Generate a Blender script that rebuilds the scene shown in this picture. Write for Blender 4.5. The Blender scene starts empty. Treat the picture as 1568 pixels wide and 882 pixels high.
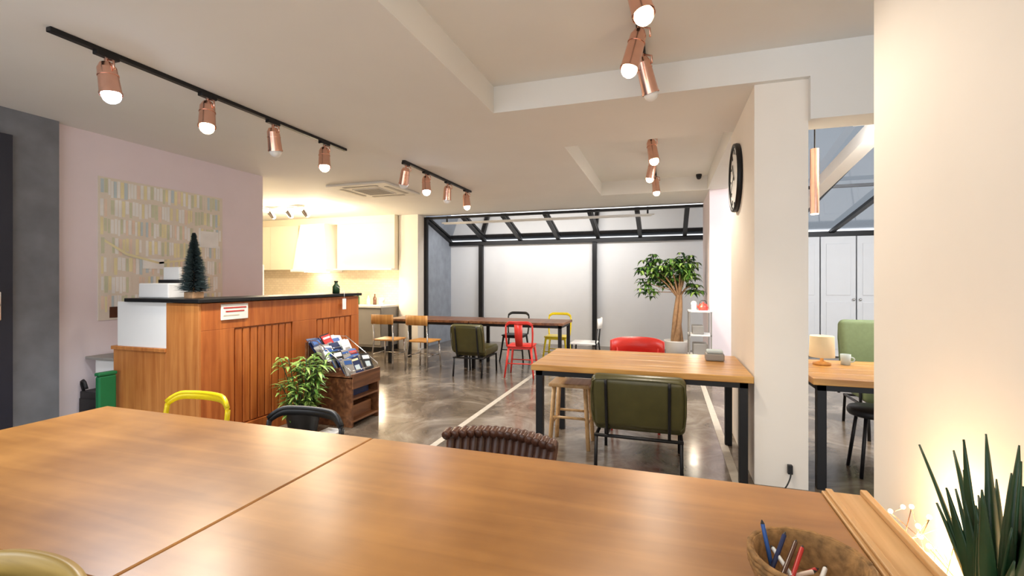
import bpy, bmesh, math, random
from mathutils import Vector, Matrix, Euler, noise
random.seed(7)
R=random
# ------------------------------------------------------------ materials
def lin(c):
    return tuple(((v/255)/12.92 if v/255<=0.04045 else ((v/255+0.055)/1.055)**2.4) for v in c)+(1.0,)
MATS={}
def mat(name,col,rough=0.5,metal=0.0,var=0.08,scale=6.0,bump=0.0,emit=None,es=0.0,coat=0.0,alpha=1.0):
    if name in MATS: return MATS[name]
    m=bpy.data.materials.new(name); m.use_nodes=True
    nt=m.node_tree; b=nt.nodes['Principled BSDF']
    b.inputs['Roughness'].default_value=rough; b.inputs['Metallic'].default_value=metal
    b.inputs['Coat Weight'].default_value=coat
    tc=nt.nodes.new('ShaderNodeTexCoord'); nz=nt.nodes.new('ShaderNodeTexNoise')
    nz.inputs['Scale'].default_value=scale; nz.inputs['Detail'].default_value=5
    nt.links.new(tc.outputs['Object'],nz.inputs['Vector'])
    rp=nt.nodes.new('ShaderNodeValToRGB'); c=lin(col)
    rp.color_ramp.elements[0].position=0.3; rp.color_ramp.elements[1].position=0.7
    rp.color_ramp.elements[0].color=tuple(max(0,v*(1-var)) for v in c[:3])+(1,)
    rp.color_ramp.elements[1].color=tuple(min(1,v*(1+var)) for v in c[:3])+(1,)
    nt.links.new(nz.outputs['Fac'],rp.inputs['Fac']); nt.links.new(rp.outputs['Color'],b.inputs['Base Color'])
    if bump>0:
        bp=nt.nodes.new('ShaderNodeBump'); bp.inputs['Strength'].default_value=bump; bp.inputs['Distance'].default_value=0.01
        nt.links.new(nz.outputs['Fac'],bp.inputs['Height']); nt.links.new(bp.outputs['Normal'],b.inputs['Normal'])
    if emit:
        b.inputs['Emission Color'].default_value=lin(emit); b.inputs['Emission Strength'].default_value=es
    if alpha<1: b.inputs['Alpha'].default_value=alpha
    MATS[name]=m; return m
def wood(name,c1,c2,axis='X',rough=0.35,scale=1.0,coat=0.0,blotch=0.25):
    if name in MATS: return MATS[name]
    m=bpy.data.materials.new(name); m.use_nodes=True
    nt=m.node_tree; b=nt.nodes['Principled BSDF']; L=nt.links
    b.inputs['Roughness'].default_value=rough; b.inputs['Coat Weight'].default_value=coat; b.inputs['Coat Roughness'].default_value=0.3
    tc=nt.nodes.new('ShaderNodeTexCoord'); mp=nt.nodes.new('ShaderNodeMapping')
    s={'X':(1.0,14,14),'Y':(14,1.0,14),'Z':(14,14,1.0)}[axis]
    mp.inputs['Scale'].default_value=tuple(v*scale for v in s)
    L.new(tc.outputs['Object'],mp.inputs['Vector'])
    nz=nt.nodes.new('ShaderNodeTexNoise'); nz.inputs['Scale'].default_value=1.6; nz.inputs['Detail'].default_value=8; nz.inputs['Distortion'].default_value=0.6
    L.new(mp.outputs['Vector'],nz.inputs['Vector'])
    nz2=nt.nodes.new('ShaderNodeTexNoise'); nz2.inputs['Scale'].default_value=2.2; nz2.inputs['Detail'].default_value=4
    L.new(tc.outputs['Object'],nz2.inputs['Vector'])
    mx=nt.nodes.new('ShaderNodeMix'); mx.inputs[0].default_value=blotch
    L.new(nz.outputs['Fac'],mx.inputs[2]); L.new(nz2.outputs['Fac'],mx.inputs[3])
    rp=nt.nodes.new('ShaderNodeValToRGB')
    rp.color_ramp.elements[0].position=0.37; rp.color_ramp.elements[1].position=0.63
    rp.color_ramp.elements[0].color=lin(c1); rp.color_ramp.elements[1].color=lin(c2)
    L.new(mx.outputs[0],rp.inputs['Fac']); L.new(rp.outputs['Color'],b.inputs['Base Color'])
    bp=nt.nodes.new('ShaderNodeBump'); bp.inputs['Strength'].default_value=0.06; bp.inputs['Distance'].default_value=0.005
    L.new(nz.outputs['Fac'],bp.inputs['Height']); L.new(bp.outputs['Normal'],b.inputs['Normal'])
    MATS[name]=m; return m
def floor_mat():
    m=bpy.data.materials.new('polished_concrete'); m.use_nodes=True
    nt=m.node_tree; b=nt.nodes['Principled BSDF']; L=nt.links
    tc=nt.nodes.new('ShaderNodeTexCoord')
    n1=nt.nodes.new('ShaderNodeTexNoise'); n1.inputs['Scale'].default_value=1.5; n1.inputs['Detail'].default_value=9; n1.inputs['Distortion'].default_value=1.2; n1.inputs['Roughness'].default_value=0.68
    n2=nt.nodes.new('ShaderNodeTexNoise'); n2.inputs['Scale'].default_value=9; n2.inputs['Detail'].default_value=6
    L.new(tc.outputs['Object'],n1.inputs['Vector']); L.new(tc.outputs['Object'],n2.inputs['Vector'])
    rp=nt.nodes.new('ShaderNodeValToRGB'); e=rp.color_ramp.elements
    e[0].position=0.35; e[0].color=lin((80,69,58)); e[1].position=0.66; e[1].color=lin((152,142,129))
    k=e.new(0.5); k.color=lin((112,100,87))
    L.new(n1.outputs['Fac'],rp.inputs['Fac']); L.new(rp.outputs['Color'],b.inputs['Base Color'])
    r2=nt.nodes.new('ShaderNodeMapRange'); r2.inputs['To Min'].default_value=0.1; r2.inputs['To Max'].default_value=0.3
    L.new(n2.outputs['Fac'],r2.inputs['Value']); L.new(r2.outputs['Result'],b.inputs['Roughness'])
    return m
def glass_mat():
    m=bpy.data.materials.new('roof_glass'); m.use_nodes=True
    nt=m.node_tree; L=nt.links; nt.nodes.remove(nt.nodes['Principled BSDF'])
    out=nt.nodes['Material Output']; t=nt.nodes.new('ShaderNodeBsdfTransparent'); t.inputs['Color'].default_value=(0.15,0.165,0.18,1)
    g=nt.nodes.new('ShaderNodeBsdfGlossy'); g.inputs['Roughness'].default_value=0.08
    fr=nt.nodes.new('ShaderNodeFresnel'); fr.inputs['IOR'].default_value=1.5
    mx=nt.nodes.new('ShaderNodeMixShader'); L.new(fr.outputs[0],mx.inputs[0]); L.new(t.outputs[0],mx.inputs[1]); L.new(g.outputs[0],mx.inputs[2])
    L.new(mx.outputs[0],out.inputs['Surface']); return m
def tile_mat():
    m=bpy.data.materials.new('kitchen_tile'); m.use_nodes=True
    nt=m.node_tree; b=nt.nodes['Principled BSDF']; L=nt.links
    tc=nt.nodes.new('ShaderNodeTexCoord'); mp=nt.nodes.new('ShaderNodeMapping'); mp.inputs['Rotation'].default_value=(math.pi/2,0,0)
    L.new(tc.outputs['Object'],mp.inputs['Vector'])
    br=nt.nodes.new('ShaderNodeTexBrick'); br.inputs['Scale'].default_value=5
    br.inputs['Color1'].default_value=lin((236,222,196)); br.inputs['Color2'].default_value=lin((228,212,186)); br.inputs['Mortar'].default_value=lin((206,190,166)); br.inputs['Mortar Size'].default_value=0.012
    L.new(mp.outputs['Vector'],br.inputs['Vector']); L.new(br.outputs['Color'],b.inputs['Base Color']); b.inputs['Roughness'].default_value=0.25
    return m
M_ceil=mat('ceiling_paint',(234,233,228),0.8,var=0.015,scale=2)
M_wall=mat('cream_wall_paint',(243,236,225),0.75,var=0.015,scale=3,bump=0.03)
M_kit=mat('kitchen_cream_paint',(248,238,214),0.5,var=0.01,scale=3)
M_pink=mat('blush_wall_paint',(234,222,226),0.8,var=0.02,scale=3)
M_conc=mat('grey_concrete_panel',(118,121,127),0.75,var=0.16,scale=5,bump=0.12)
M_conc2=mat('light_concrete',(150,158,170),0.75,var=0.12,scale=5,bump=0.1)
M_floor=floor_mat()
M_white=mat('white_lacquer',(238,238,236),0.4,var=0.01)
M_door=mat('white_panel_paint',(226,228,230),0.5,var=0.01)
M_black=mat('black_metal',(24,24,26),0.45,metal=0.3,var=0.1)
M_blackp=mat('black_plastic',(26,26,28),0.5)
M_darkdoor=mat('dark_door_paint',(34,38,52),0.5)
M_copper=mat('rose_copper',(232,184,164),0.24,metal=1.0,var=0.06,scale=20)
M_bulbw=mat('warm_bulb',(255,240,220),0.4,emit=(255,222,180),es=14)
M_bulbc=mat('cool_bulb',(255,255,255),0.4,emit=(225,235,255),es=40)
M_glass=glass_mat(); M_tile=tile_mat()
W_table=wood('honey_table_wood',(138,90,38),(184,130,66),'X',0.33,0.7,0.15,0.7)
W_desk=wood('pine_plank_wood',(170,116,52),(212,162,86),'X',0.36,1.0,0.15,0.3)
W_bar=wood('orange_pine_wood',(158,80,30),(198,116,54),'Z',0.42,1.0,0.1,0.35)
W_bar2=wood('pale_pine_wood',(170,100,44),(202,134,70),'Z',0.45,1.0,0.1,0.35)
W_dark=wood('walnut_wood',(92,56,36),(140,94,60),'Y',0.4)
W_pale=wood('pale_beech_wood',(192,148,94),(218,178,126),'Y',0.4)
W_chair=wood('oak_chair_wood',(190,130,62),(218,162,90),'Z',0.4)
W_olive=wood('olive_ash_wood',(140,112,50),(176,146,74),'X',0.4)
M_yellow=mat('yellow_enamel',(238,214,20),0.3,var=0.03)
M_red=mat('red_enamel',(218,54,44),0.35,var=0.04)
M_olive=mat('olive_leather',(74,70,36),0.34,var=0.14,scale=9,bump=0.08)
M_sage=mat('sage_fabric',(100,114,78),0.75,var=0.08,scale=30)
M_brown=mat('brown_leather',(84,54,40),0.28,var=0.28,scale=12,bump=0.05)
M_leaf=mat('leaf_green',(84,126,50),0.4,var=0.3,scale=5)
M_leaf2=mat('leaf_light',(142,174,88),0.4,var=0.25,scale=5)
M_leafd=mat('leaf_dark',(34,66,38),0.4,var=0.3,scale=9)
M_fir=mat('fir_needles',(36,52,54),0.7,var=0.3,scale=20)
M_trunk=mat('bark',(160,126,92),0.8,var=0.2,scale=20,bump=0.3)
M_pot=mat('white_ceramic',(232,230,226),0.3,var=0.01)
M_soil=mat('soil',(50,36,26),0.9,var=0.3,scale=40)
M_basket=mat('woven_straw',(150,112,66),0.8,var=0.4,scale=60,bump=0.4)
M_paper=mat('cream_paper',(228,220,206),0.8,var=0.03)
M_grey=mat('grey_cabinet',(150,146,140),0.5,var=0.05)
M_chrome=mat('chrome',(210,210,210),0.15,metal=1.0,var=0.02)
M_green=mat('green_plastic',(20,110,64),0.45)
M_blue=mat('blue_print',(48,92,160),0.4); M_navy=mat('navy_print',(30,44,86),0.4)
M_redp=mat('red_print',(196,48,44),0.4); M_lime=mat('lime_print',(208,212,184),0.6)
M_sky=mat('pale_blue_print',(196,212,216),0.6); M_butter=mat('butter_print',(236,228,184),0.6)
M_peach=mat('peach_print',(236,216,198),0.6); M_wp=mat('white_print',(240,240,236),0.5)
M_shade=mat('lamp_shade',(206,186,150),0.7,emit=(255,220,170),es=0.08)
M_flame=mat('candle_glow',(255,240,210),0.5,emit=(255,206,130),es=25)
M_ac=mat('ac_plastic',(222,220,212),0.5,var=0.01)
M_line=mat('floor_line_paint',(190,182,168),0.4,var=0.1,scale=20)

# ------------------------------------------------------------ mesh builder
class B:
    def __init__(s,name): s.n=name; s.v=[]; s.f=[]; s.m=[]; s.sm=[]; s.mats=[]
    def mi(s,m):
        if m not in s.mats: s.mats.append(m)
        return s.mats.index(m)
    def add(s,vs,fs,m,smooth=False,mx=None):
        o=len(s.v); i=s.mi(m)
        for v in vs:
            v=Vector(v); s.v.append(mx@v if mx else v)
        for f in fs: s.f.append([o+k for k in f]); s.m.append(i); s.sm.append(smooth)
        return s
    def frombm(s,bm,m,smooth,mx=None):
        bm.verts.index_update()
        s.add([v.co.copy() for v in bm.verts],[[v.index for v in f.verts] for f in bm.faces],m,smooth,mx); bm.free(); return s
    def box(s,lo,hi,m,bev=0.0,mx=None,seg=2):
        bm=bmesh.new(); c=[(a+b)/2 for a,b in zip(lo,hi)]; d=[b-a for a,b in zip(lo,hi)]
        bmesh.ops.create_cube(bm,size=1.0,matrix=Matrix.Translation(c)@Matrix.Diagonal((d[0],d[1],d[2],1)))
        if bev>0: bmesh.ops.bevel(bm,geom=bm.edges[:],offset=min(bev,min(map(abs,d))*0.49),segments=seg,affect='EDGES',profile=0.5)
        return s.frombm(bm,m,bev>0 and seg>2,mx)
    def cyl(s,p0,p1,r,m,n=20,r2=None,caps=True,smooth=True,mx=None):
        p0=Vector(p0);p1=Vector(p1); r2=r if r2 is None else r2
        d=(p1-p0).normalized(); a=d.orthogonal().normalized(); b=d.cross(a)
        vs=[];fs=[]
        for p,rr in((p0,r),(p1,r2)):
            for i in range(n):
                t=2*math.pi*i/n; vs.append(p+rr*(math.cos(t)*a+math.sin(t)*b))
        for i in range(n): fs.append((i,(i+1)%n,n+(i+1)%n,n+i))
        s.add(vs,fs,m,smooth,mx)
        if caps: s.add(vs,[tuple(range(n))[::-1],tuple(range(n,2*n))],m,False,mx)
        return s
    def lathe(s,prof,m,c=(0,0,0),n=28,mx=None):
        vs=[];fs=[];k=len(prof)
        for i in range(n):
            t=2*math.pi*i/n
            for r,z in prof: vs.append((c[0]+r*math.cos(t),c[1]+r*math.sin(t),c[2]+z))
        for i in range(n):
            for j in range(k-1):
                a=i*k+j;b=((i+1)%n)*k+j; fs.append((a,b,b+1,a+1))
        return s.add(vs,fs,m,True,mx)
    def tube(s,pts,r,m,n=8,mx=None,smooth=True,sub=0):
        pts=[Vector(p) for p in pts]
        for _ in range(sub):
            q=[pts[0]]
            for a,b in zip(pts,pts[1:]): q+= [a*0.75+b*0.25,a*0.25+b*0.75]
            q.append(pts[-1]); pts=q
        rs=r if isinstance(r,(list,tuple)) else [r]*len(pts)
        if len(rs)!=len(pts):
            def ip(x): return rs[int(x)]+(rs[min(int(x)+1,len(rs)-1)]-rs[int(x)])*(x-int(x))
            rs=[ip(i*(len(rs)-1)/(len(pts)-1)) for i in range(len(pts))]
        vs=[];fs=[];a=None
        for i,p in enumerate(pts):
            d=(pts[min(i+1,len(pts)-1)]-pts[max(i-1,0)]).normalized()
            if a is None: a=(d.cross(Vector((0,0,1))) if abs(d.z)<0.9 else d.cross(Vector((1,0,0)))).normalized()
            else: a=(a-d*a.dot(d)).normalized()
            b=d.cross(a)
            for j in range(n):
                t=2*math.pi*(j+0.5)/n
                vs.append(p+rs[i]*(math.cos(t)*a+math.sin(t)*b))
        for i in range(len(pts)-1):
            for j in range(n): fs.append((i*n+j,i*n+(j+1)%n,(i+1)*n+(j+1)%n,(i+1)*n+j))
        fs.append(tuple(range(n))[::-1]); fs.append(tuple(range((len(pts)-1)*n,len(pts)*n)))
        return s.add(vs,fs,m,smooth,mx)
    def sph(s,c,r,m,n=16,sc=(1,1,1),mx=None):
        bm=bmesh.new(); bmesh.ops.create_uvsphere(bm,u_segments=n,v_segments=max(6,n//2),radius=r,matrix=Matrix.Translation(c)@Matrix.Diagonal((*sc,1)))
        return s.frombm(bm,m,True,mx)
    def sheet(s,rows,th,m,mx=None,smooth=True):
        nr=len(rows);nc=len(rows[0]); g=[[Vector(p) for p in r] for r in rows]
        vs=[];
        def nrm(i,j):
            a=g[min(i+1,nr-1)][j]-g[max(i-1,0)][j]; b=g[i][min(j+1,nc-1)]-g[i][max(j-1,0)]
            return a.cross(b).normalized()
        for sg in(0.5,-0.5):
            for i in range(nr):
                for j in range(nc): vs.append(g[i][j]+nrm(i,j)*th*sg)
        N=nr*nc;fs=[]
        for i in range(nr-1):
            for j in range(nc-1):
                a=i*nc+j; fs.append((a,a+nc,a+nc+1,a+1)); fs.append((N+a,N+a+1,N+a+nc+1,N+a+nc))
        for i in range(nr-1):
            a=i*nc; fs.append((a,N+a,N+a+nc,a+nc)); a=i*nc+nc-1; fs.append((a,a+nc,N+a+nc,N+a))
        for j in range(nc-1):
            fs.append((j,j+1,N+j+1,N+j)); a=(nr-1)*nc+j; fs.append((a,N+a,N+a+1,a+1))
        return s.add(vs,fs,m,smooth,mx)
    def leaf(s,base,dirv,up,L,w,m,droop=0.3,n=4):
        d=Vector(dirv).normalized(); u=Vector(up); side=d.cross(u)
        if side.length<1e-3: side=d.orthogonal()
        side.normalize(); u=side.cross(d).normalized(); base=Vector(base)
        vs=[];fs=[]
        for i in range(n+1):
            t=i/n; c=base+d*L*t - Vector((0,0,1))*droop*L*t*t
            ww=w*math.sin(math.pi*min(0.98,max(0.04,t**0.8)))*0.5
            vs+= [c-side*ww+u*ww*0.3,c,c+side*ww+u*ww*0.3]
        for i in range(n):
            a=i*3; fs+=[(a,a+1,a+4,a+3),(a+1,a+2,a+5,a+4)]
        return s.add(vs,fs,m,True)
    def done(s,loc=(0,0,0),rz=0.0,scale=None):
        me=bpy.data.meshes.new(s.n); me.from_pydata([tuple(v) for v in s.v],[],s.f)
        for m in s.mats: me.materials.append(m)
        me.polygons.foreach_set('material_index',s.m); me.polygons.foreach_set('use_smooth',s.sm); me.update()
        bm=bmesh.new(); bm.from_mesh(me); bmesh.ops.recalc_face_normals(bm,faces=bm.faces[:]) ; bm.to_mesh(me); bm.free()
        o=bpy.data.objects.new(s.n,me); bpy.context.collection.objects.link(o)
        o.location=loc; o.rotation_euler=(0,0,rz)
        if scale: o.scale=scale
        return o
def slab(name,lo,hi,m): return B(name).box(lo,hi,m).done()

# ------------------------------------------------------------ room shell
H=2.71; HR=2.92
slab('floor',(-9.2,-2,-0.1),(4.6,10.3,0),M_floor)
c=B('ceiling')
for lo,hi in [((-9.2,-2),(-1.3,8.68)),((-1.3,3.5),(0.57,4.6)),((-1.3,4.6),(-0.96,7.4)),((-1.3,7.4),(1.3,8.68)),((0.57,3.5),(0.89,7.4))]:
    c.box((lo[0],lo[1],H),(hi[0],hi[1],HR),M_ceil)
c.box((-9.2,-2,HR),(0.89,8.68,3.02),M_ceil)
c.box((0.89,-2,HR),(4.6,5.2,3.02),M_ceil)
c.done()
slab('beam_header',(0.89,3.5,2.43),(4.4,3.75,HR),M_ceil)
slab('wall_concrete',(-5.0,-2,0),(-4.81,2.55,H),M_conc)
slab('wall_left',(-5.0,2.55,0),(-4.88,4.7,H),M_pink)
slab('wall_nook',(-9.2,4.58,0),(-5.0,4.7,H),M_wall)
slab('wall_west',(-9.2,4.7,0),(-9.0,8.4,H),M_wall)
slab('wall_tiled',(-9.2,8.4,0),(-5.15,8.68,H),M_tile)
slab('pillar_back',(-5.15,8.35,0),(-4.72,8.68,H),M_wall)
slab('wall_sunroom',(-5.0,8.68,0),(-4.78,10.0,3.0),M_conc2)
slab('wall_partition',(0.57,3.55,0),(0.89,4.75,H),M_wall)
slab('wall_pier',(0.6,7.4,0),(1.3,8.68,H),M_pink)
slab('wall_right',(0.72,-2,0),(0.92,2.04,HR),M_wall)
slab('wall_far_right',(4.4,-2,0),(4.6,10.0,3.02),M_wall)
w=B('wall_back'); w.box((-5.0,10.0,0),(4.6,10.15,2.2),M_door)
w.done()
g=B('window_frame')
g.box((-4.78,9.9,2.19),(4.4,9.99,2.28),M_black)
for x in (-4.0,-1.43): g.box((x-0.045,9.9,0),(x+0.045,9.99,2.2),M_black)
g.box((-4.72,8.60,2.64),(0.6,8.68,2.68),M_black)
g.box((-4.72,8.6,0),(-4.66,8.68,2.64),M_black)
def raft(x,y0,z0,y1,z1,w=0.038,h=0.05):
    g.add([(x-w,y0,z0),(x+w,y0,z0),(x+w,y1,z1),(x-w,y1,z1),(x-w,y0,z0+h),(x+w,y0,z0+h),(x+w,y1,z1+h),(x-w,y1,z1+h)],
      [(0,1,2,3),(4,5,6,7),(0,1,5,4),(1,2,6,5),(2,3,7,6),(3,0,4,7)],M_black)
x=-4.75
while x<0.7: raft(x,8.68,2.64,9.95,2.24); x+=0.85
x=1.35
while x<4.4: raft(x,5.2,2.98,9.95,2.24); x+=0.75
g.box((1.3,7.4,2.64),(4.4,7.44,2.68),M_black)
g.done()
gl=B('window_roof_glass')
gl.add([(-4.78,8.68,2.70),(0.95,8.68,2.70),(0.95,9.98,2.30),(-4.78,9.98,2.30)],[(0,1,2,3)],M_glass)
gl.add([(0.95,5.2,3.06),(4.4,5.2,3.06),(4.4,9.98,2.31),(0.95,9.98,2.31)],[(0,1,2,3)],M_glass); gl.done()
sb=B('beam_slanted'); p=[(1.9,5.0,2.88),(1.9,8.3,2.47)]
vs=[]
for (x,y,z) in p: vs+=[(x,y,z),(x+0.16,y,z),(x+0.16,y,z+0.14),(x,y,z+0.14)]
sb.add(vs,[(0,1,2,3),(4,5,6,7),(0,1,5,4),(1,2,6,5),(2,3,7,6),(3,0,4,7)],M_wall); sb.done()
d=B('door_1')
for i in range(5):
    x0=1.55+i*0.56
    d.box((x0,9.86,0.02),(x0+0.54,9.9,2.18),M_door,0.004)
    d.box((x0+0.08,9.845,0.15),(x0+0.46,9.86,1.0),M_door,0.01); d.box((x0+0.08,9.845,1.12),(x0+0.46,9.86,2.05),M_door,0.01)
    d.sph((x0+(0.5 if i%2==0 else 0.04),9.83,1.05),0.025,M_chrome,10)
d.done()
d=B('door_2'); d.box((-4.81,1.25,0),(-4.77,2.24,2.5),M_darkdoor,0.004); d.box((-4.77,2.1,1.08),(-4.74,2.16,1.3),M_chrome,0.006); d.tube([(-4.76,2.13,1.2),(-4.70,2.13,1.2),(-4.70,2.02,1.2)],0.01,M_chrome); d.done()
t=B('trim_floor_line'); t.box((-1.88,2.0,0),(-1.82,8.6,0.004),M_line); t.box((0.43,3.0,0),(0.49,8.6,0.004),M_line); t.done()
# ------------------------------------------------------------ lights
def spot(parent,loc,dirv,e,col,size=2.3,blend=0.7):
    l=bpy.data.lights.new('bulb_light','SPOT'); l.energy=e; l.color=col; l.spot_size=size; l.spot_blend=blend; l.shadow_soft_size=0.06
    o=bpy.data.objects.new('bulb_light',l); bpy.context.collection.objects.link(o)
    o.parent=parent; o.location=loc; o.rotation_euler=Vector(dirv).to_track_quat('-Z','Y').to_euler(); return o
def point(name,loc,e,col,r=0.05,parent=None):
    l=bpy.data.lights.new(name,'POINT'); l.energy=e; l.color=col; l.shadow_soft_size=r
    o=bpy.data.objects.new(name,l); bpy.context.collection.objects.link(o); o.location=loc
    if parent: o.parent=parent
    return o
def area(parent,loc,dirv,e,col,sx,sy):
    l=bpy.data.lights.new('fill_light','AREA'); l.energy=e; l.color=col; l.shape='RECTANGLE'; l.size=sx; l.size_y=sy  # area fill, used only by the added battens
    o=bpy.data.objects.new('fill_light',l); bpy.context.collection.objects.link(o); o.parent=parent; o.location=loc
    o.rotation_euler=Vector(dirv).to_track_quat('-Z','Y').to_euler(); return o
WARM=(1,0.88,0.73); COOL=(0.88,0.93,1.0)
def tracklamp(x,y,z,tilt=(0.1,-0.15),cool=False,on=True,e=40,L=0.17):
    s=B('track_spotlight')
    s.box((-0.02,-0.06,-0.045),(0.02,0.06,-0.02),M_black,0.004)
    s.cyl((0,0,-0.045),(0,0,-0.10),0.012,M_copper,10)
    dv=Vector((tilt[0],tilt[1],-1)).normalized()
    a=Vector((0,0,-0.085)); b=a+dv*L
    s.cyl(a-dv*0.01,a+dv*0.02,0.032,M_copper,20,r2=0.047)
    s.cyl(a+dv*0.02,b,0.047,M_copper,24,caps=False,r2=0.054)
    s.cyl(b-dv*0.006,b+dv*0.004,0.057,M_copper,24,caps=False)
    s.cyl(b,a+dv*0.03,0.050,M_copper,24,caps=False,r2=0.043)
    s.cyl(a+dv*0.03,a+dv*0.031,0.044,M_blackp,20)
    s.cyl(a+dv*0.06,a+dv*0.066,0.052,M_copper,24)
    s.cyl(a+dv*0.035,b-dv*0.03,0.018,M_white,12,r2=0.04)
    s.sph(b+dv*0.008,0.047,(M_bulbc if cool else M_bulbw) if on else M_white,14)
    s.tube([(0,0,-0.05),(0.06,0,-0.07),(0.062,0,-0.12)],0.006,M_copper,6)
    o=s.done((x,y,z))
    if on: spot(o,b+dv*0.07,dv,e*1.6,COOL if cool else WARM)
    return o
for lo,hi in [((-3.09,1.58,H-0.025),(-3.05,3.98,H)),((-2.77,4.55,H-0.025),(-2.73,6.42,H)),((-0.17,1.6,HR-0.025),(-0.13,3.4,HR)),((-0.17,4.8,HR-0.025),(-0.13,7.3,HR)),((-3.09,-1.6,H-0.025),(-3.05,0.2,H))]:  # last track is unseen, added to hold the fill lamp behind the camera
    tr=B('ceiling_track'); tr.box(lo,hi,M_black,0.003); tr.done()
tracklamp(-3.07,1.85,H,(0.15,0.05),cool=True,e=60); tracklamp(-3.07,2.48,H,(0.15,-0.15),e=45)
tracklamp(-3.07,3.06,H,(-0.05,0.2),on=False); tracklamp(-3.07,3.67,H,(0.1,-0.1),e=45)
tracklamp(-2.75,4.6,H,(-0.3,0.2),on=False); tracklamp(-2.75,5.06,H,(0.1,-0.1),cool=True,e=50)
tracklamp(-2.75,5.65,H,(-0.1,0.1),on=False); tracklamp(-2.75,6.25,H,(0.1,0),e=45)
tracklamp(-0.15,2.35,HR,(0.25,-0.2),e=24,L=0.2); tracklamp(-0.15,2.85,HR,(-0.25,-0.1),e=26,L=0.22); tracklamp(-0.15,3.2,HR,(0.25,0.3),on=False,L=0.22)
tracklamp(-0.15,5.1,HR,(0.15,-0.2),e=40,L=0.22); tracklamp(-0.15,6.0,HR,(-0.2,0.1),e=40,L=0.2); tracklamp(-0.15,7.0,HR,(0.1,-0.1),e=35,L=0.2)
tracklamp(-3.07,-0.8,H,(0.15,0.1),cool=True,e=60)  # extra unseen lamp behind the camera, added for general fill
s=B('added_fill_batten'); s.box((-4.4,8.76,2.56),(-0.2,8.80,2.585),M_white,0.004); s.cyl((-4.35,8.78,2.548),(-0.25,8.78,2.548),0.011,M_white,10)  # invented fixture, added to carry fill light for the sunroom
s.box((-4.3,8.77,2.58),(-4.27,8.79,2.66),M_black); s.box((-0.33,8.77,2.58),(-0.3,8.79,2.66),M_black); s=s.done()
area(s,(-2.3,8.80,2.52),(0,0.9,-1),30,(1,0.97,0.94),4.1,0.05)
s=B('added_fill_batten'); s.box((1.6,5.1,2.84),(4.1,5.16,2.9),M_white,0.004); s.cyl((1.65,5.13,2.825),(4.05,5.13,2.825),0.013,M_white,10); s.box((1.7,5.11,2.88),(1.74,5.15,HR),M_white); s.box((4.0,5.11,2.88),(4.04,5.15,HR),M_white); s=s.done()  # second invented fixture, added to brighten the right room
area(s,(2.85,5.2,2.80),(0,0.8,-1),90,(0.88,0.93,1),2.4,0.05)
k=B('kitchen_ceiling_light'); k.box((-6.95,6.68,H-0.03),(-5.9,6.72,H),M_chrome,0.004)
for x in(-6.8,-6.4,-6.05): k.cyl((x,6.7,H-0.03),(x,6.7,H-0.09),0.01,M_chrome,8); k.cyl((x,6.7,H-0.09),(x+0.03,6.76,H-0.19),0.05,M_chrome,16,r2=0.035,caps=False); k.sph((x+0.03,6.76,H-0.17),0.04,M_bulbw,12)
k=k.done(); KW=(1,0.81,0.56); point('bulb_light',(-6.8,6.85,2.4),48,KW,0.08,k); point('bulb_light',(-5.9,6.85,2.4),48,KW,0.08,k)
a=B('ceiling_air_conditioner'); a.box((-4.5,5.4,H-0.03),(-3.55,6.35,H),M_ac,0.01); a.box((-4.25,5.65,H-0.04),(-3.8,6.1,H-0.025),M_ac,0.004)
for i in range(9): a.box((-4.23,5.68+i*0.045,H-0.045),(-3.82,5.695+i*0.045,H-0.039),M_grey)
for lo,hi in [((-4.3,5.5),(-3.75,5.56)),((-4.3,6.2),(-3.75,6.26)),((-4.42,5.6),(-4.36,6.15)),((-3.69,5.6),(-3.63,6.15))]: a.box((lo[0],lo[1],H-0.036),(hi[0],hi[1],H-0.025),M_grey,0.003)
a.done()
a=B('security_camera'); a.cyl((0.45,7.3,HR),(0.45,7.3,HR-0.03),0.04,M_blackp); a.sph((0.45,7.3,HR-0.04),0.035,M_blackp); a.done()

# ------------------------------------------------------------ kitchen
k=B('kitchen_wall_cabinet')
xs=[-8.95,-8.2,-7.45]
for a_,b_ in zip(xs,xs[1:]): k.box((a_,8.1,1.62),(b_-0.01,8.39,2.56),M_kit,0.004)
k.box((-6.55,8.22,1.62),(-5.17,8.39,2.56),M_kit,0.004)
k.box((-6.55,8.1,1.60),(-5.17,8.39,1.63),M_white,0.003)
k.box((-8.95,8.22,2.56),(-5.17,8.39,H),M_kit)
k.done()
k=B('range_hood'); vs=[(-7.43,7.92,1.62),(-6.57,7.92,1.62),(-6.57,8.39,1.62),(-7.43,8.39,1.62),(-7.30,8.0,2.56),(-6.70,8.0,2.56),(-6.70,8.39,2.56),(-7.30,8.39,2.56)]
k.add(vs,[(0,1,2,3),(4,5,6,7),(0,1,5,4),(1,2,6,5),(2,3,7,6),(3,0,4,7)],M_white); k.box((-7.45,7.88,1.57),(-6.55,8.39,1.62),M_white,0.004); k.box((-7.2,8.0,1.56),(-6.8,8.3,1.57),M_bulbw); k=k.done()
spot(k,(-7.0,6.9,2.5),(0,1,-0.4),120,KW,0.7,0.8)
k=B('kitchen_counter'); k.box((-8.98,7.8,0.1),(-5.2,8.38,0.86),M_grey); k.box((-8.98,7.76,0.86),(-5.18,8.38,0.9),M_white,0.004)
for i in range(7): k.box((-8.97+i*0.54,7.785,0.14),(-8.45+i*0.54,7.8,0.84),M_grey,0.004)
k.box((-8.98,7.86,0),(-5.2,8.38,0.1),M_blackp)
k.done()
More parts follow.
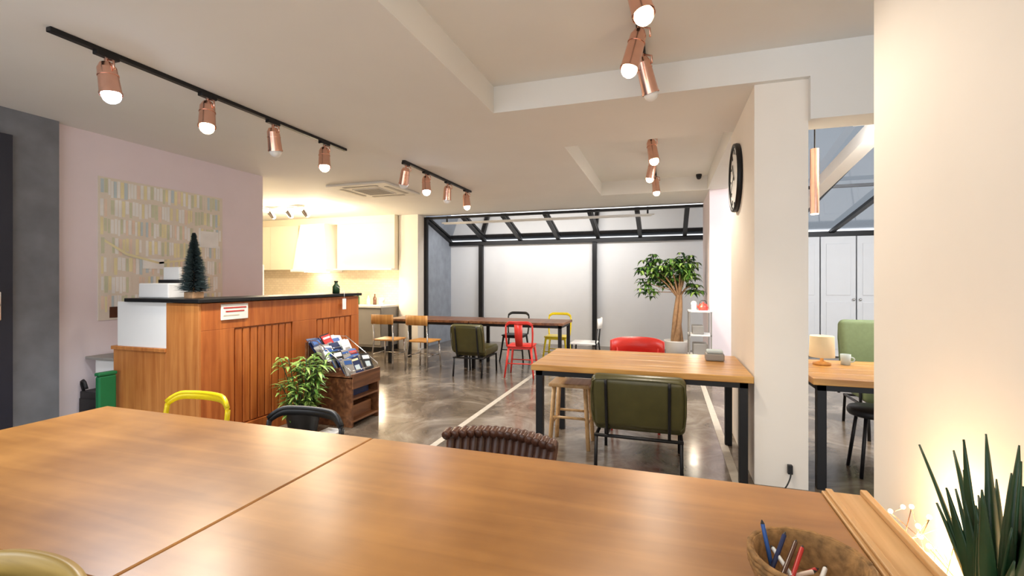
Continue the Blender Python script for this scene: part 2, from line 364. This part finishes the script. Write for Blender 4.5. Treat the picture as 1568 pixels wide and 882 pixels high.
k=B('refrigerator'); k.box((-8.6,7.05,0.02),(-7.95,7.7,1.72),M_white,0.02); k.box((-8.59,7.03,0.05),(-7.96,7.05,1.1),M_white,0.01); k.box((-8.59,7.03,1.12),(-7.96,7.05,1.70),M_white,0.01); k.cyl((-8.05,7.01,0.6),(-8.05,7.01,1.05),0.012,M_chrome); k.done()
k=B('kitchen_bottles')
for i,(x,h,m) in enumerate([(-6.3,0.2,M_white),(-6.15,0.16,M_copper),(-5.95,0.24,M_green),(-5.7,0.18,M_pot),(-5.55,0.22,M_brown),(-5.42,0.14,M_white)]):
    k.lathe([(0,0),(0.035,0),(0.035,h*0.6),(0.014,h*0.8),(0.014,h),(0,h)],m,(x,8.1,0.9),14)
k.done()
k=B('candle_lamp'); k.lathe([(0,0),(0.04,0),(0.045,0.1),(0.04,0.11)],M_pot,(-5.28,7.95,0.9)); k.sph((-5.28,7.95,1.02),0.03,M_flame,10); k=k.done(); point('flame_light',(-5.28,7.9,1.12),12,KW,0.03,k)

# ------------------------------------------------------------ bar counter
b=B('bar_counter')
y0,y1=2.76,4.76
b.box((-3.84,y0,0),(-3.53,y1,1.2),W_bar2)
b.box((-3.53,y0,0.0),(-3.505,y1,1.2),W_bar)
b.box((-3.505,y0,0.98),(-3.485,y1,1.2),W_bar,0.003)
b.box((-3.505,y0,0.0),(-3.485,y1,0.14),W_bar,0.003)
b.box((-3.505,y0,0.14),(-3.485,y0+0.3,0.98),W_bar,0.003)
b.box((-3.505,3.72,0.14),(-3.485,4.05,0.98),W_bar,0.003)
b.box((-3.505,4.62,0.14),(-3.485,y1,0.98),W_bar,0.003)
def slats(ya,yb,n):
    w=(yb-ya)/n
    for i in range(n): b.box((-3.508,ya+i*w+0.006,0.15),(-3.492,ya+(i+1)*w-0.006,0.97),W_bar,0.005)
slats(3.07,3.71,8); slats(4.06,4.61,6)
b.box((-3.84,y0-0.02,0),(-3.485,y0,1.2),W_bar2,0.003)
b.box((-4.46,y0-0.02,0),(-3.84,y0+0.02,0.82),W_bar2,0.003)
b.box((-4.46,y0+0.02,0.0),(-4.42,y1,0.8),W_bar2)
b.box((-4.48,y0-0.03,0.8),(-3.84,y1,0.83),W_bar2,0.004)
b.box((-4.42,y0-0.015,0.83),(-3.845,y0+0.015,1.205),M_white,0.004)
b.box((-4.3,y0-0.04,1.205),(-3.46,y0+0.45,1.235),M_black,0.004)
b.box((-3.88,y0+0.45,1.205),(-3.46,y1+0.03,1.235),M_black,0.004)
b.done()
s=B('notice_sign'); s.box((-3.484,2.93,1.055),(-3.475,3.19,1.185),M_wp,0.002)
for i,(ya,yb) in enumerate([(2.95,3.17),(2.97,3.15),(2.95,3.1)]): s.box((-3.476,ya,1.15-i*0.03),(-3.473,yb,1.160-i*0.03),M_redp if i<2 else M_peach)
s.done()
s=B('cash_register'); s.box((-4.25,2.8,1.235),(-3.9,3.1,1.36),M_white,0.01)
s.box((-4.2,2.93,1.36),(-3.95,2.97,1.39),M_blackp); s.box((-4.17,2.95,1.38),(-3.98,2.98,1.5),M_white,0.008)
s.box((-4.25,3.02,1.36),(-4.12,3.08,1.44),M_blackp,0.004); s.done()
s=B('tabletop_fir_tree')
s.box((-0.05,-0.05,0),(0.05,0.05,0.055),M_trunk,0.006); s.cyl((0,0,0.05),(0,0,0.52),0.012,M_trunk,8,r2=0.004)
for i in range(4200):
    t=R.random()**0.85; z=0.055+t*0.48
    tier=(z*14)%1
    rr=(0.128*(1-t)+0.016)*(1.05-0.25*tier); an=R.random()*6.283
    d=Vector((math.cos(an),math.sin(an),R.uniform(-0.15,0.35))); d.normalize()
    q=Vector((-math.sin(an),math.cos(an),0))*0.005; p0=Vector((0,0,z))+d*rr*0.25; p1=Vector((0,0,z))+d*rr*R.uniform(0.75,1.05)
    up=Vector((0,0,0.003))
    s.add([p0-q,p0+q,p1,p0+up*2],[(0,1,2),(0,2,3),(1,3,2)],M_fir)
s.done((-3.69,2.86,1.235))
s=B('tagged_bottle'); s.lathe([(0,0),(0.04,0),(0.04,0.08),(0.018,0.11),(0.018,0.13),(0,0.13)],M_leafd,(-3.6,4.5,1.235),16); s.cyl((-3.6,4.5,1.365),(-3.6,4.5,1.38),0.022,M_blackp); s.tube([(-3.57,4.47,1.32),(-3.45,4.45,1.26),(-3.448,4.45,1.18)],0.003,M_wp,5); s.box((-3.452,4.42,1.06),(-3.448,4.48,1.18),M_wp); s.done()

# ------------------------------------------------------------ note map poster
p=B('wall_note_map')
p.box((-4.88,2.87,1.02),(-4.872,4.12,2.33),M_paper)
cols=[M_wp,M_butter,M_lime,M_sky,M_wp,M_paper,M_peach,M_wp,M_wp,M_butter,M_lime]
for r in range(7):
    y=2.885+R.random()*0.01; zt=2.31-r*0.178
    while y<4.08:
        w_=R.uniform(0.02,0.034); hgt=R.uniform(0.12,0.158); dz=R.uniform(-0.008,0.008)
        if not (r>=3 and R.random()<0.2): p.box((-4.872,y,zt-hgt+dz),(-4.868-R.random()*0.004,y+w_*0.85,zt+dz),R.choice(cols))
        y+=w_+0.002
p.box((-4.872,3.84,1.75),(-4.86,4.06,1.93),M_wp)
p.add([(-4.872,2.9,1.75),(-4.86,3.1,1.62),(-4.862,3.4,1.55),(-4.862,3.75,1.6),(-4.862,3.75,1.62),(-4.862,3.4,1.57),(-4.86,3.1,1.645),(-4.872,2.9,1.775)],[(0,1,6,7),(1,2,5,6),(2,3,4,5)],M_butter)
p.box((-4.872,2.96,1.04),(-4.865,3.1,1.14),M_brown); p.box((-4.872,3.25,1.5),(-4.862,3.45,1.6),M_wp)
p.done()
s=B('storage_cabinet'); s.box((-4.86,2.72,0),(-4.52,3.2,0.42),M_blackp,0.01); s.box((-4.85,2.71,0.1),(-4.53,2.722,0.36),M_blackp,0.01); s.tube([(-4.84,2.74,0.42),(-4.84,2.72,0.5),(-4.80,2.72,0.52),(-4.78,2.73,0.44)],0.012,M_blackp,6,sub=1); s.done()
s=B('printer'); s.box((-4.80,2.80,0.42),(-4.53,3.1,0.69),M_white,0.015); s.box((-4.86,2.76,0.69),(-4.50,3.12,0.715),M_grey,0.006); s.box((-4.75,2.79,0.5),(-4.6,2.805,0.56),M_blackp); s.done()
s=B('recycling_bin'); s.box((-4.42,2.58,0),(-4.37,2.71,0.6),M_green,0.012); s.box((-4.425,2.575,0.6),(-4.365,2.715,0.63),M_green,0.01); s.done()

# ------------------------------------------------------------ tables
def table(name,w,d,h,top,th=0.04,leg=0.05,planks=1,inset=0.03,rail=0.04):
    s=B(name)
    if planks>1:
        pw=d/planks
        for i in range(planks): s.box((-w/2,-d/2+i*pw+0.001,h-th),(w/2,-d/2+(i+1)*pw-0.001,h),top,0.004)
    else: s.box((-w/2,-d/2,h-th),(w/2,d/2,h),top,0.006)
    X=w/2-inset;Y=d/2-inset
    for sx in(-1,1):
        for sy in(-1,1):
            a=(min(sx*X,sx*(X-leg)),min(sy*Y,sy*(Y-leg)),0); bb=(max(sx*X,sx*(X-leg)),max(sy*Y,sy*(Y-leg)),h-th)
            s.box(a,bb,M_black,0.003)
    for sy in(-1,1): s.box((-X,min(sy*Y,sy*(Y-rail)),h-th-rail),(X,max(sy*Y,sy*(Y-rail)),h-th),M_black)
    for sx in(-1,1): s.box((min(sx*X,sx*(X-rail)),-Y,h-th-rail),(max(sx*X,sx*(X-rail)),Y,h-th),M_black)
    return s
table('wooden_table',1.555,0.95,0.75,W_table,0.035).done((-0.338,1.145,0))
table('wooden_table',1.56,0.95,0.75,W_table,0.035).done((-1.898,1.145,0))
table('plank_desk',1.54,0.92,0.74,W_desk,0.045,0.055,4).done((-0.215,3.93,0))
table('plank_desk',1.5,0.85,0.74,W_desk,0.045,0.055,4).done((1.67,3.98,0))
table('long_table',1.5,0.75,0.75,W_dark,0.04).done((-3.72,7.2,0)); table('long_table',1.5,0.75,0.75,W_dark,0.04).done((-2.2,7.2,0))

# ------------------------------------------------------------ chairs (front = +Y)
def metal_chair(name,m,seatm=None,back=0.77,wd=1.0,slat=False):
    s=B(name); seatm=seatm or m
    s.box((-0.19,-0.18,0.435),(0.19,0.19,0.455),seatm,0.012,seg=3)
    s.box((-0.17,-0.16,0.40),(0.17,0.17,0.437),m,0.006)
    for sx in(-1,1):
        for sy in(-1,1): s.tube([(sx*0.16,sy*0.15,0.43),(sx*0.21,sy*0.21,0.0)],[0.018,0.012],m,8)
        s.tube([(sx*0.18,-0.17,0.44),(sx*0.195*wd,-0.19,0.60),(sx*0.19*wd,-0.205,back-0.06)],0.013,m,8,sub=1)
    rows=[]
    for z in(0,1):
        row=[]
        for i in range(21):
            t=-1+2*i/20; x=0.2*t*wd; drop=0.30*max(0,abs(t)-0.6)**2
            row.append((x*0.97,-0.20-0.06*(1-t*t),back-(0 if z else 0.035)-drop))
        rows.append(row)
    s.sheet(rows,0.014,m)
    s.tube([(r[0],r[1],r[2]) for r in rows[1]],0.011,m,8)
    if slat: s.sheet([[(-0.05,-0.19,0.45),(0.05,-0.19,0.45)],[(-0.055,-0.24,0.6),(0.055,-0.24,0.6)],[(-0.06,-0.257,back-0.02),(0.06,-0.257,back-0.02)]],0.006,m)
    s.tube([(-0.19,0.18,0.2),(0.19,0.18,0.2)],0.008,m,6); s.tube([(-0.19,-0.18,0.2),(0.19,-0.18,0.2)],0.008,m,6)
    return s
PI=math.pi
metal_chair('metal_chair',M_yellow,back=0.76,wd=1.15).done((-2.41,1.68,0),PI)
metal_chair('metal_chair',M_blackp,back=0.752,wd=1.12).done((-1.65,1.63,0),PI)
def panel_chair(name,m,back=0.82):
    s=B(name); s.box((-0.22,-0.2,0.43),(0.22,0.2,0.455),m,0.02,seg=3)
    rows=[[(0.26*math.sin(a),-0.02-0.22*math.cos(a)-o,z-0.03*abs(math.sin(a))**4) for a in [(-75+150*i/18)*PI/180 for i in range(19)]] for z,o in((back-0.16,0),(back-0.08,0.012),(back,0.02))]
    s.sheet(rows,0.012,m)
    for sx in(-1,1):
        s.tube([(sx*0.18,0.17,0.43),(sx*0.21,0.2,0.0)],0.012,m,8)
        s.tube([(sx*0.21,-0.22,0.0),(sx*0.18,-0.18,0.43),(sx*0.2,-0.16,back-0.1)],0.012,m,8)
    return s
panel_chair('red_shell_chair',M_red,0.82).done((-0.27,4.62,0),PI)
metal_chair('metal_chair',M_red,back=0.8,slat=True).done((-2.0,6.56,0),0.1)
metal_chair('metal_chair',M_yellow,back=0.82).done((-1.75,7.8,0),PI)
metal_chair('metal_chair',M_blackp,back=0.82).done((-2.5,7.8,0),PI)
def wood_chair(name,m,fm=M_black,back=0.82):
    s=B(name); s.box((-0.2,-0.18,0.43),(0.2,0.2,0.455),m,0.01)
    rows=[[( -0.19+0.38*i/10,-0.215-0.03*(1-(2*i/10-1)**2),z) for i in range(11)] for z in(back-0.15,back)]
    s.sheet(rows,0.018,m)
    for sx in(-1,1):
        s.tube([(sx*0.17,0.17,0.43),(sx*0.19,0.19,0.0)],0.012,fm,8)
        s.tube([(sx*0.19,-0.23,0.0),(sx*0.17,-0.18,0.43),(sx*0.17,-0.215,back-0.02)],0.012,fm,8)
        s.tube([(sx*0.18,0.18,0.22),(sx*0.18,-0.2,0.22)],0.008,fm,6)
    s.tube([(-0.18,0.18,0.2),(0.18,0.18,0.2)],0.008,fm,6)
    return s
wood_chair('school_chair',W_chair,M_chrome,0.85).done((-4.25,6.6,0),0.05)
wood_chair('school_chair',W_chair,M_chrome,0.85).done((-3.62,6.6,0),-0.05)
def round_chair(name,m,back=0.84):
    s=B(name); s.box((-0.2,-0.16,0.43),(0.2,0.2,0.46),M_blackp,0.02,seg=3)
    rows=[]
    for z,o in((back-0.05,0.0),(back-0.02,0.004),(back,0.008)):
        rows.append([(0.21*t,-0.235+0.05*t*t-o,z-0.03*abs(t)**4) for t in [-1+2*i/18 for i in range(19)]])
    s.sheet(rows,0.018,m)
    s.sheet([[(0.19*t,-0.225+0.05*t*t,z) for t in [-1+2*i/16 for i in range(17)]] for z in(0.54,back-0.05)],0.016,M_blackp)
    for sx in(-1,1):
        s.tube([(sx*0.17,0.17,0.43),(sx*0.19,0.19,0.0)],0.012,M_black,8)
        s.tube([(sx*0.19,-0.2,0.0),(sx*0.17,-0.15,0.43),(sx*0.18,-0.175,back-0.05)],0.012,M_black,8)
    return s
round_chair('curved_back_chair',W_olive,0.80).done((-1.24,0.398,0),PI)
wood_chair('school_chair',M_white,M_black,0.82).done((-1.17,7.15,0),PI/2)
def ribbed(name):
    s=B(name); n=15
    for i in range(n):
        t=-1+2*i/(n-1); x=0.232*t; yb=-0.22+0.05*t*t
        s.tube([(x,yb+0.10,0.42),(x,yb+0.03,0.47),(x,yb-0.01,0.58),(x*1.04,yb-0.045,0.675-0.01*t*t),(x*1.04,yb-0.035,0.706-0.012*t*t),(x*1.04,yb+0.015,0.696-0.012*t*t)],0.021,M_brown,10,sub=2)
        s.tube([(x,yb+0.10,0.42),(x,0,0.44),(x,0.2,0.45),(x,0.24,0.42)],0.020,M_brown,10,sub=1)
    s.box((-0.22,-0.15,0.38),(0.22,0.22,0.42),M_blackp,0.01)
    for sx in(-1,1):
        s.tube([(sx*0.2,0.2,0.40),(sx*0.24,0.24,0)],0.012,M_black); s.tube([(sx*0.2,-0.14,0.40),(sx*0.24,-0.24,0)],0.012,M_black)
    return s
ribbed('ribbed_leather_chair').done((-0.70,1.76,0),PI)
def lounge(name,m,w=0.62,top=0.72,seat=0.42,arms=True):
    s=B(name); hw=w/2
    mx=Matrix.Translation((0,-0.24,seat-0.08))@Matrix.Rotation(math.radians(12),4,'X')
    s.box((-hw,-0.06,0.0),(hw,0.05,top-seat+0.09),m,0.05,mx,seg=5)
    s.tube([(-hw+0.04,-0.06,0.02),(-hw+0.004,-0.06,0.06),(-hw+0.004,-0.06,top-seat+0.04),(-hw+0.05,-0.06,top-seat+0.075),(hw-0.05,-0.06,top-seat+0.075),(hw-0.004,-0.06,top-seat+0.04),(hw-0.004,-0.06,0.06),(hw-0.04,-0.06,0.02)],0.007,m,6,mx=mx@Matrix.Translation((0,0.012,0)),sub=1)
    s.box((-hw,-0.22,seat-0.13),(hw,0.32,seat),m,0.045,seg=5)
    for sx in(-1,1):
        x=sx*hw*0.66
        s.tube([(x,-0.385,top-0.03),(x,-0.355,0.55),(x,-0.315,0.34),(x,-0.29,0.275),(x,0.25,0.27)],0.011,M_black,8,sub=1)
        x=sx*(hw-0.03)
        s.tube([(x,-0.32,0),(x,-0.28,0.27),(x,0.28,0.27),(x,0.30,0)],0.013,M_black,8)
        if arms:
            s.tube([(sx*(hw+0.015),-0.3,0.28),(sx*(hw+0.015),-0.31,0.58),(sx*(hw+0.015),0.22,0.6),(sx*(hw+0.015),0.25,0.28)],0.012,M_black,8,sub=1)
    s.tube([(-hw*0.95,-0.28,0.27),(hw*0.95,-0.28,0.27)],0.012,M_black); s.tube([(-hw*0.95,0.26,0.27),(hw*0.95,0.26,0.27)],0.012,M_black)
    return s
lounge('olive_lounge_chair',M_olive,w=0.64,arms=False).done((-0.19,3.70,0),0.0)
lounge('sage_armchair',M_sage,w=0.7,top=1.0,seat=0.45).done((1.98,5.1,0),PI)
lounge('olive_lounge_chair',M_olive,w=0.5,top=0.76,arms=False).done((-2.7,6.5,0),0.0)
s=B('stool'); s.lathe([(0,0.0),(0.16,0.0),(0.17,0.015),(0.17,0.035),(0.16,0.05),(0,0.05)],M_blackp,(0,0,0.42))
for i in range(4):
    a=PI/4+i*PI/2; s.tube([(0.12*math.cos(a),0.12*math.sin(a),0.42),(0.18*math.cos(a),0.18*math.sin(a),0)],0.012,M_black)
s.done((1.42,4.0,0))
s=B('wooden_stool'); s.box((-0.17,-0.14,0.50),(0.17,0.14,0.53),W_pale,0.008)
for sx in(-1,1):
    for sy in(-1,1): s.tube([(sx*0.13,sy*0.1,0.5),(sx*0.16,sy*0.13,0)],0.018,W_pale,8)
    s.tube([(sx*0.145,-0.12,0.2),(sx*0.145,0.12,0.2)],0.011,W_pale)
s.tube([(-0.145,0.12,0.25),(0.145,0.12,0.25)],0.011,W_pale); s.tube([(-0.145,-0.12,0.25),(0.145,-0.12,0.25)],0.011,W_pale)
s.done((-0.76,3.95,0))

# ------------------------------------------------------------ magazine rack & plant
YA,YB=3.72,4.16
s=B('magazine_rack')
s.box((-3.34,YA,0),(-2.80,YA+0.025,0.47),W_dark,0.003); s.box((-3.34,YB-0.025,0),(-2.80,YB,0.47),W_dark,0.003)
s.box((-3.34,YA,0.03),(-3.32,YB,0.78),W_dark)
for z in(0.04,0.25): s.box((-3.33,YA+0.02,z),(-2.80,YB-0.02,z+0.02),W_dark,0.003)
s.box((-3.33,YA,0.455),(-2.79,YB,0.475),W_dark,0.003); s.box((-2.81,YA,0.36),(-2.785,YB,0.50),W_dark,0.003)
covers=[M_blue,M_wp,M_navy,M_redp,M_wp,M_sky,M_grey,M_blue,M_blackp,M_wp,M_grey,M_navy]
for r in range(4):
    x=-2.86-r*0.11; z=0.475+r*0.062
    s.tube([(x+0.03,YA,z),(x+0.03,YB,z)],0.004,M_chrome,6); s.tube([(x+0.045,YA,z+0.05),(x+0.045,YB,z+0.05)],0.004,M_chrome,6)
    for cidx in range(3):
        y=YA+0.01+cidx*0.142
        for k_ in range(3):
            mx=Matrix.Translation((x-k_*0.016,y+R.uniform(-.012,.012),z+R.uniform(-.002,.02)))@Matrix.Rotation(math.radians(-32+R.uniform(-10,8)),4,'Y')@Matrix.Rotation(R.uniform(-.14,.14),4,'X')
            s.box((0,0,0),(0.005,0.132,0.17),R.choice(covers),mx=mx)
            if k_==0: s.box((0.005,0.015,0.11+0.02*(cidx%2)),(0.007,0.118,0.15),R.choice([M_wp,M_redp,M_butter,M_blue]),mx=mx); s.box((0.005,0.03,0.03),(0.007,0.10,0.085),R.choice(covers),mx=mx)
for y in(YA,YB): s.tube([(-2.82,y,0.475),(-2.82,y,0.54),(-3.2,y,0.80),(-3.3,y,0.80),(-3.3,y,0.475)],0.005,M_chrome,6)
s.box((-3.0,YA+0.04,0.06),(-2.86,YB-0.05,0.18),W_dark,0.003); s.box((-3.0,YA+0.05,0.27),(-2.87,YB-0.08,0.33),M_navy,0.003)
s.done()
s=B('paper_sheet'); s.box((-2.98,3.42,0.001),(-2.8,3.62,0.02),M_wp,0.002); s.done()
s=B('potted_palm'); s.lathe([(0,0),(0.11,0),(0.15,0.22),(0.155,0.24),(0.135,0.235),(0.13,0.2),(0,0.2)],M_blackp)
s.cyl((0,0,0.19),(0,0,0.205),0.13,M_soil)
for i in range(60):
    an=R.uniform(0,6.283); hh=R.uniform(0.26,0.73); rr=R.uniform(0.02,0.2)
    tip=Vector((rr*math.cos(an),rr*math.sin(an),hh)); s.tube([(0.05*math.cos(an),0.05*math.sin(an),0.2),(tip.x*0.6,tip.y*0.6,hh*0.65),tip],0.004,M_leafd,5,sub=1)
    for j in range(9):
        a2=an+R.uniform(-2.2,2.2); d=Vector((math.cos(a2),math.sin(a2),R.uniform(-0.1,0.9)))
        s.leaf(tip-Vector((0,0,0.012*j)),d,(0,0,1),R.uniform(0.08,0.14),0.026,R.choice([M_leaf,M_leaf2,M_leaf2]),R.uniform(0.2,0.6))
s.done((-3.09,3.42,0))
s=B('potted_money_tree'); s.lathe([(0,0),(0.14,0),(0.2,0.42),(0.205,0.44),(0.18,0.43),(0.175,0.38),(0,0.38)],M_pot); s.cyl((0,0,0.37),(0,0,0.39),0.175,M_soil)
for ph in(0.3,2.4,4.5):
    s.tube([(0.06*math.cos(ph+z*1.8)*(1-0.5*z)+0.03*z,0.05*math.sin(ph+z*1.8)*(1-0.5*z),0.38+z*0.78) for z in [i/9 for i in range(10)]],[0.055,0.04,0.036,0.026],M_trunk,10,sub=1)
ends=[]
for i in range(13):
    an=i*0.571+R.uniform(-.2,.2); rr=R.uniform(0.12,0.44); hh=R.uniform(1.35,1.84)-0.3*rr
    p0=Vector((0.03,0,1.1)); p2=Vector((rr*math.cos(an)-0.08,rr*math.sin(an)*0.8,hh)); p1=(p0+p2)/2+Vector((0,0,0.1))
    s.tube([p0,p1,p2],[0.02,0.012,0.006],M_trunk,7,sub=1); ends.append(p2); ends.append(p1+Vector((R.uniform(-.16,.1),R.uniform(-.14,.14),R.uniform(0.02,.22))))
ends+= [Vector((-0.5,-0.05,1.35)),Vector((-0.45,0.1,1.2)),Vector((0.3,-0.1,1.25))]
for e in ends[-3:]: s.tube([(0.03,0,1.2),e],0.006,M_trunk,6)
for e in ends:
    for q in range(8):
        c_=e+Vector((R.uniform(-.12,.10),R.uniform(-.13,.13),R.uniform(-.10,.10)))
        s.tube([e,c_],0.004,M_leafd,4); a0=R.uniform(0,6.28)
        for j in range(6):
            a2=a0+j*1.047; s.leaf(c_,(math.cos(a2),math.sin(a2),0.1),(0,0,1),R.uniform(0.08,0.14),0.05,R.choice([M_leaf,M_leaf2,M_leafd,M_leaf]),R.uniform(0.3,0.9),3)
s.done((0.16,7.9,0),0,(0.95,0.95,1.0))
s=B('side_shelf')
for z in(0.0,0.3,0.6,0.93): s.box((0.3,7.0,z+0.01),(0.6,7.38,z+0.03),M_white,0.003)
for x in(0.31,0.59):
    for y in(7.01,7.37): s.box((x-0.01,y-0.01,0),(x+0.01,y+0.01,0.95),M_grey)
s.box((0.36,7.05,0.33),(0.55,7.3,0.5),M_grey,0.01); s.box((0.35,7.05,0.63),(0.5,7.3,0.75),M_grey,0.01)
s.done()
s=B('red_kettle'); s.lathe([(0,0),(0.06,0),(0.07,0.04),(0.05,0.09),(0.015,0.1),(0.012,0.115),(0,0.12)],M_red,(0.5,7.2,0.96)); s.tube([(0.45,7.2,1.02),(0.46,7.2,1.1),(0.54,7.2,1.1),(0.55,7.2,1.02)],0.007,M_blackp,6,sub=1); s.tube([(0.45,7.2,0.99),(0.40,7.2,1.04)],0.012,M_red,6); s.done()
s=B('candle_lamp'); s.lathe([(0,0),(0.03,0),(0.035,0.07),(0.03,0.075)],M_pot,(0.37,7.10,0.96)); s.sph((0.37,7.10,1.06),0.035,M_flame,10); s=s.done(); point('flame_light',(0.37,7.03,1.13),5,WARM,0.03,s)
s=B('glass_block'); s.box((0.3,4.05,0.74),(0.44,4.17,0.80),M_grey,0.012); s.box((0.31,4.06,0.8),(0.43,4.16,0.825),M_sky,0.01); s.done()
s=B('table_lamp'); s.lathe([(0,0),(0.06,0),(0.06,0.015),(0.012,0.03),(0.012,0.07)],W_chair,(1.13,4.15,0.74)); s.lathe([(0.085,0.06),(0.08,0.22),(0.078,0.22),(0.083,0.06)],M_shade,(1.13,4.15,0.74)); s.cyl((1.13,4.15,0.81),(1.13,4.15,0.9),0.02,M_white); s=s.done(); point('bulb_light',(1.13,4.15,0.98),0.6,WARM,0.03,s)
s=B('coffee_mug'); s.lathe([(0,0),(0.03,0),(0.035,0.08),(0.032,0.08),(0.028,0.01)],M_sky,(1.3,4.2,0.74),20); s.tube([(1.332,4.2,0.80),(1.36,4.2,0.79),(1.355,4.2,0.765),(1.33,4.2,0.76)],0.005,M_sky,6,sub=1); s.done()
s=B('pendant_lamp'); s.cyl((1.2,4.6,1.95),(1.2,4.6,2.5),0.035,M_copper,20); s.cyl((1.2,4.6,2.5),(1.2,4.6,HR),0.006,M_black,8); s.cyl((1.2,4.6,HR-0.03),(1.2,4.6,HR),0.05,M_black,16); s.cyl((1.2,4.6,1.945),(1.2,4.6,1.952),0.03,M_bulbw); s=s.done(); spot(s,(1.2,4.6,1.93),(0,0,-1),15,WARM)
s=B('ceiling_lamp'); s.cyl((2.4,4.4,HR),(2.4,4.4,HR-0.05),0.15,M_white,24); s.cyl((2.4,4.4,HR-0.055),(2.4,4.4,HR-0.05),0.13,M_bulbw,24); s=s.done(); point('bulb_light',(2.4,4.4,2.7),60,WARM,0.12,s)
s=B('wall_clock'); mx=Matrix.Translation((0.57,4.33,2.24))@Matrix.Rotation(-PI/2,4,'Y')
s.lathe([(0,0),(0.28,0),(0.285,0.02),(0.28,0.04),(0.26,0.04),(0.255,0.025)],M_black,n=40,mx=mx); s.cyl((0,0,0.02),(0,0,0.025),0.26,M_white,40,mx=mx)
for i in range(12):
    m2=mx@Matrix.Rotation(i*PI/6,4,'Z'); s.box((0.2,-0.008,0.025),(0.24,0.008,0.03),M_blackp,mx=m2)
s.box((-0.02,-0.008,0.03),(0.15,0.008,0.034),M_blackp,mx=mx@Matrix.Rotation(0.6,4,'Z')); s.box((-0.02,-0.005,0.034),(0.21,0.005,0.038),M_blackp,mx=mx@Matrix.Rotation(2.2,4,'Z'))
s.done()
s=B('power_cable'); s.tube([(0.78,3.54,0.12),(0.78,3.5,0.1),(0.74,3.46,0.03),(0.68,3.4,0.006),(0.6,3.3,0.006)],0.005,M_blackp,6,sub=2); s.box((0.765,3.52,0.1),(0.795,3.55,0.16),M_blackp,0.004); s.done()

# ------------------------------------------------------------ near right: sill, plant, basket
s=B('window_sill'); s.box((0.56,0.3,0.57),(0.72,1.66,0.60),M_wall,0.004); s.box((0.56,0.3,0),(0.58,1.66,0.57),M_wall); s.done()
s=B('wooden_tray'); s.box((0.442,0.5,0.735),(0.558,1.63,0.752),W_pale,0.003); s.box((0.452,0.5,0.752),(0.470,1.63,0.760),W_pale,0.003); s.box((0.54,0.5,0.752),(0.558,1.63,0.768),W_pale,0.003); s.box((0.442,0.5,0.6),(0.46,1.63,0.735),W_pale); s.box((0.54,0.5,0.0),(0.558,1.63,0.735),W_pale); s.done()
s=B('potted_snake_plant'); s.lathe([(0,0),(0.04,0),(0.048,0.12),(0.05,0.13),(0.042,0.125),(0,0.11)],M_pot)
for i in range(32):
    an=i*2.4; tilt=R.uniform(0.05,0.55); L_=R.uniform(0.2,0.37); d=Vector((math.cos(an)*tilt*0.4,math.sin(an)*tilt,1)).normalized()
    side=d.cross(Vector((math.cos(an+0.7),math.sin(an+0.7),0))).normalized(); nn=side.cross(d).normalized()
    rows=[]
    for k_ in range(9):
        t=k_/8; cpt=Vector((0.018*math.cos(an),0.02*math.sin(an),0.10))+d*L_*t+Vector((math.cos(an)*0.3,math.sin(an),0))*0.05*t*t*tilt*2
        ww=0.0095*(0.75+0.6*math.sin(min(1,t*1.3)*PI*0.8))*(1-t**3)+0.0005
        rows.append([cpt-side*ww+nn*ww*0.5,cpt,cpt+side*ww+nn*ww*0.5])
    s.sheet(rows,0.004,M_leafd)
s.done((0.612,1.16,0.6))
s=B('fairy_lights'); pts=[]
for i in range(22): pts.append((0.64+0.035*math.sin(i*2.1),1.27+0.017*i,0.605+0.15*abs(math.sin(i*1.3))))
s.tube(pts,0.0015,M_copper,5)
for p_ in pts: s.sph((p_[0],p_[1],p_[2]+0.004),0.006,M_flame,8)
s=s.done(); point('flame_light',(0.655,1.44,0.74),3.2,(1,0.79,0.5),0.03,s); point('flame_light',(0.655,1.28,0.70),1.6,(1,0.79,0.5),0.03,s)
s=B('woven_basket')
prof=[(0,0.0),(0.085,0.0),(0.10,0.03),(0.105,0.065),(0.108,0.072),(0.100,0.07),(0.095,0.035),(0.08,0.008),(0,0.008)]
s.lathe(prof,M_basket,n=40)
for k_ in range(7):
    z=0.006+k_*0.0105; r_=0.088+0.02*min(1,z/0.05)
    s.tube([(r_*math.cos(a*PI/20),r_*math.sin(a*PI/20),z+0.0015*math.sin(a*2.5)) for a in range(41)],0.0055,M_basket,6)
s.done((0.275,1.095,0.75))
s=B('pens_pile')
for p0,p1,m in [((-.06,.03,.015),(-.075,.05,.10),M_blue),((-.05,-.01,.015),(.02,.03,.03),M_redp),((-.07,.0,.02),(-.03,.065,.075),M_navy),((-.05,-.05,.015),(.0,.05,.06),M_redp),((-.02,-.05,.02),(-.055,.05,.05),M_wp),((-.07,-.02,.02),(.01,.01,.035),M_peach),((-.06,-.04,.03),(-.01,.06,.065),M_brown),((.0,-.04,.012),(.04,.04,.03),M_wp)]:
    a=Vector(p0);b_=Vector(p1);d=(b_-a).normalized(); s.cyl(a,b_,0.0045,m,8); s.cyl(b_,b_+d*0.008,0.0045,M_blackp,8,r2=0.001)
s.done((0.275,1.095,0.75))

# ------------------------------------------------------------ world + camera
w=bpy.data.worlds.new('World'); bpy.context.scene.world=w; w.use_nodes=True
bg=w.node_tree.nodes['Background']; bg.inputs['Color'].default_value=(0.87,0.90,0.95,1); bg.inputs['Strength'].default_value=1.9
cam=bpy.data.cameras.new('Camera'); co=bpy.data.objects.new('Camera',cam); bpy.context.collection.objects.link(co)
co.location=(0,0,1.38); co.rotation_euler=(PI/2,0,math.radians(18.15)); cam.lens=16.53; cam.sensor_width=36; cam.shift_y=-0.007; cam.clip_start=0.05
bpy.context.scene.camera=co
bpy.context.scene.view_settings.view_transform='Standard'
bpy.context.scene.view_settings.exposure=0.42
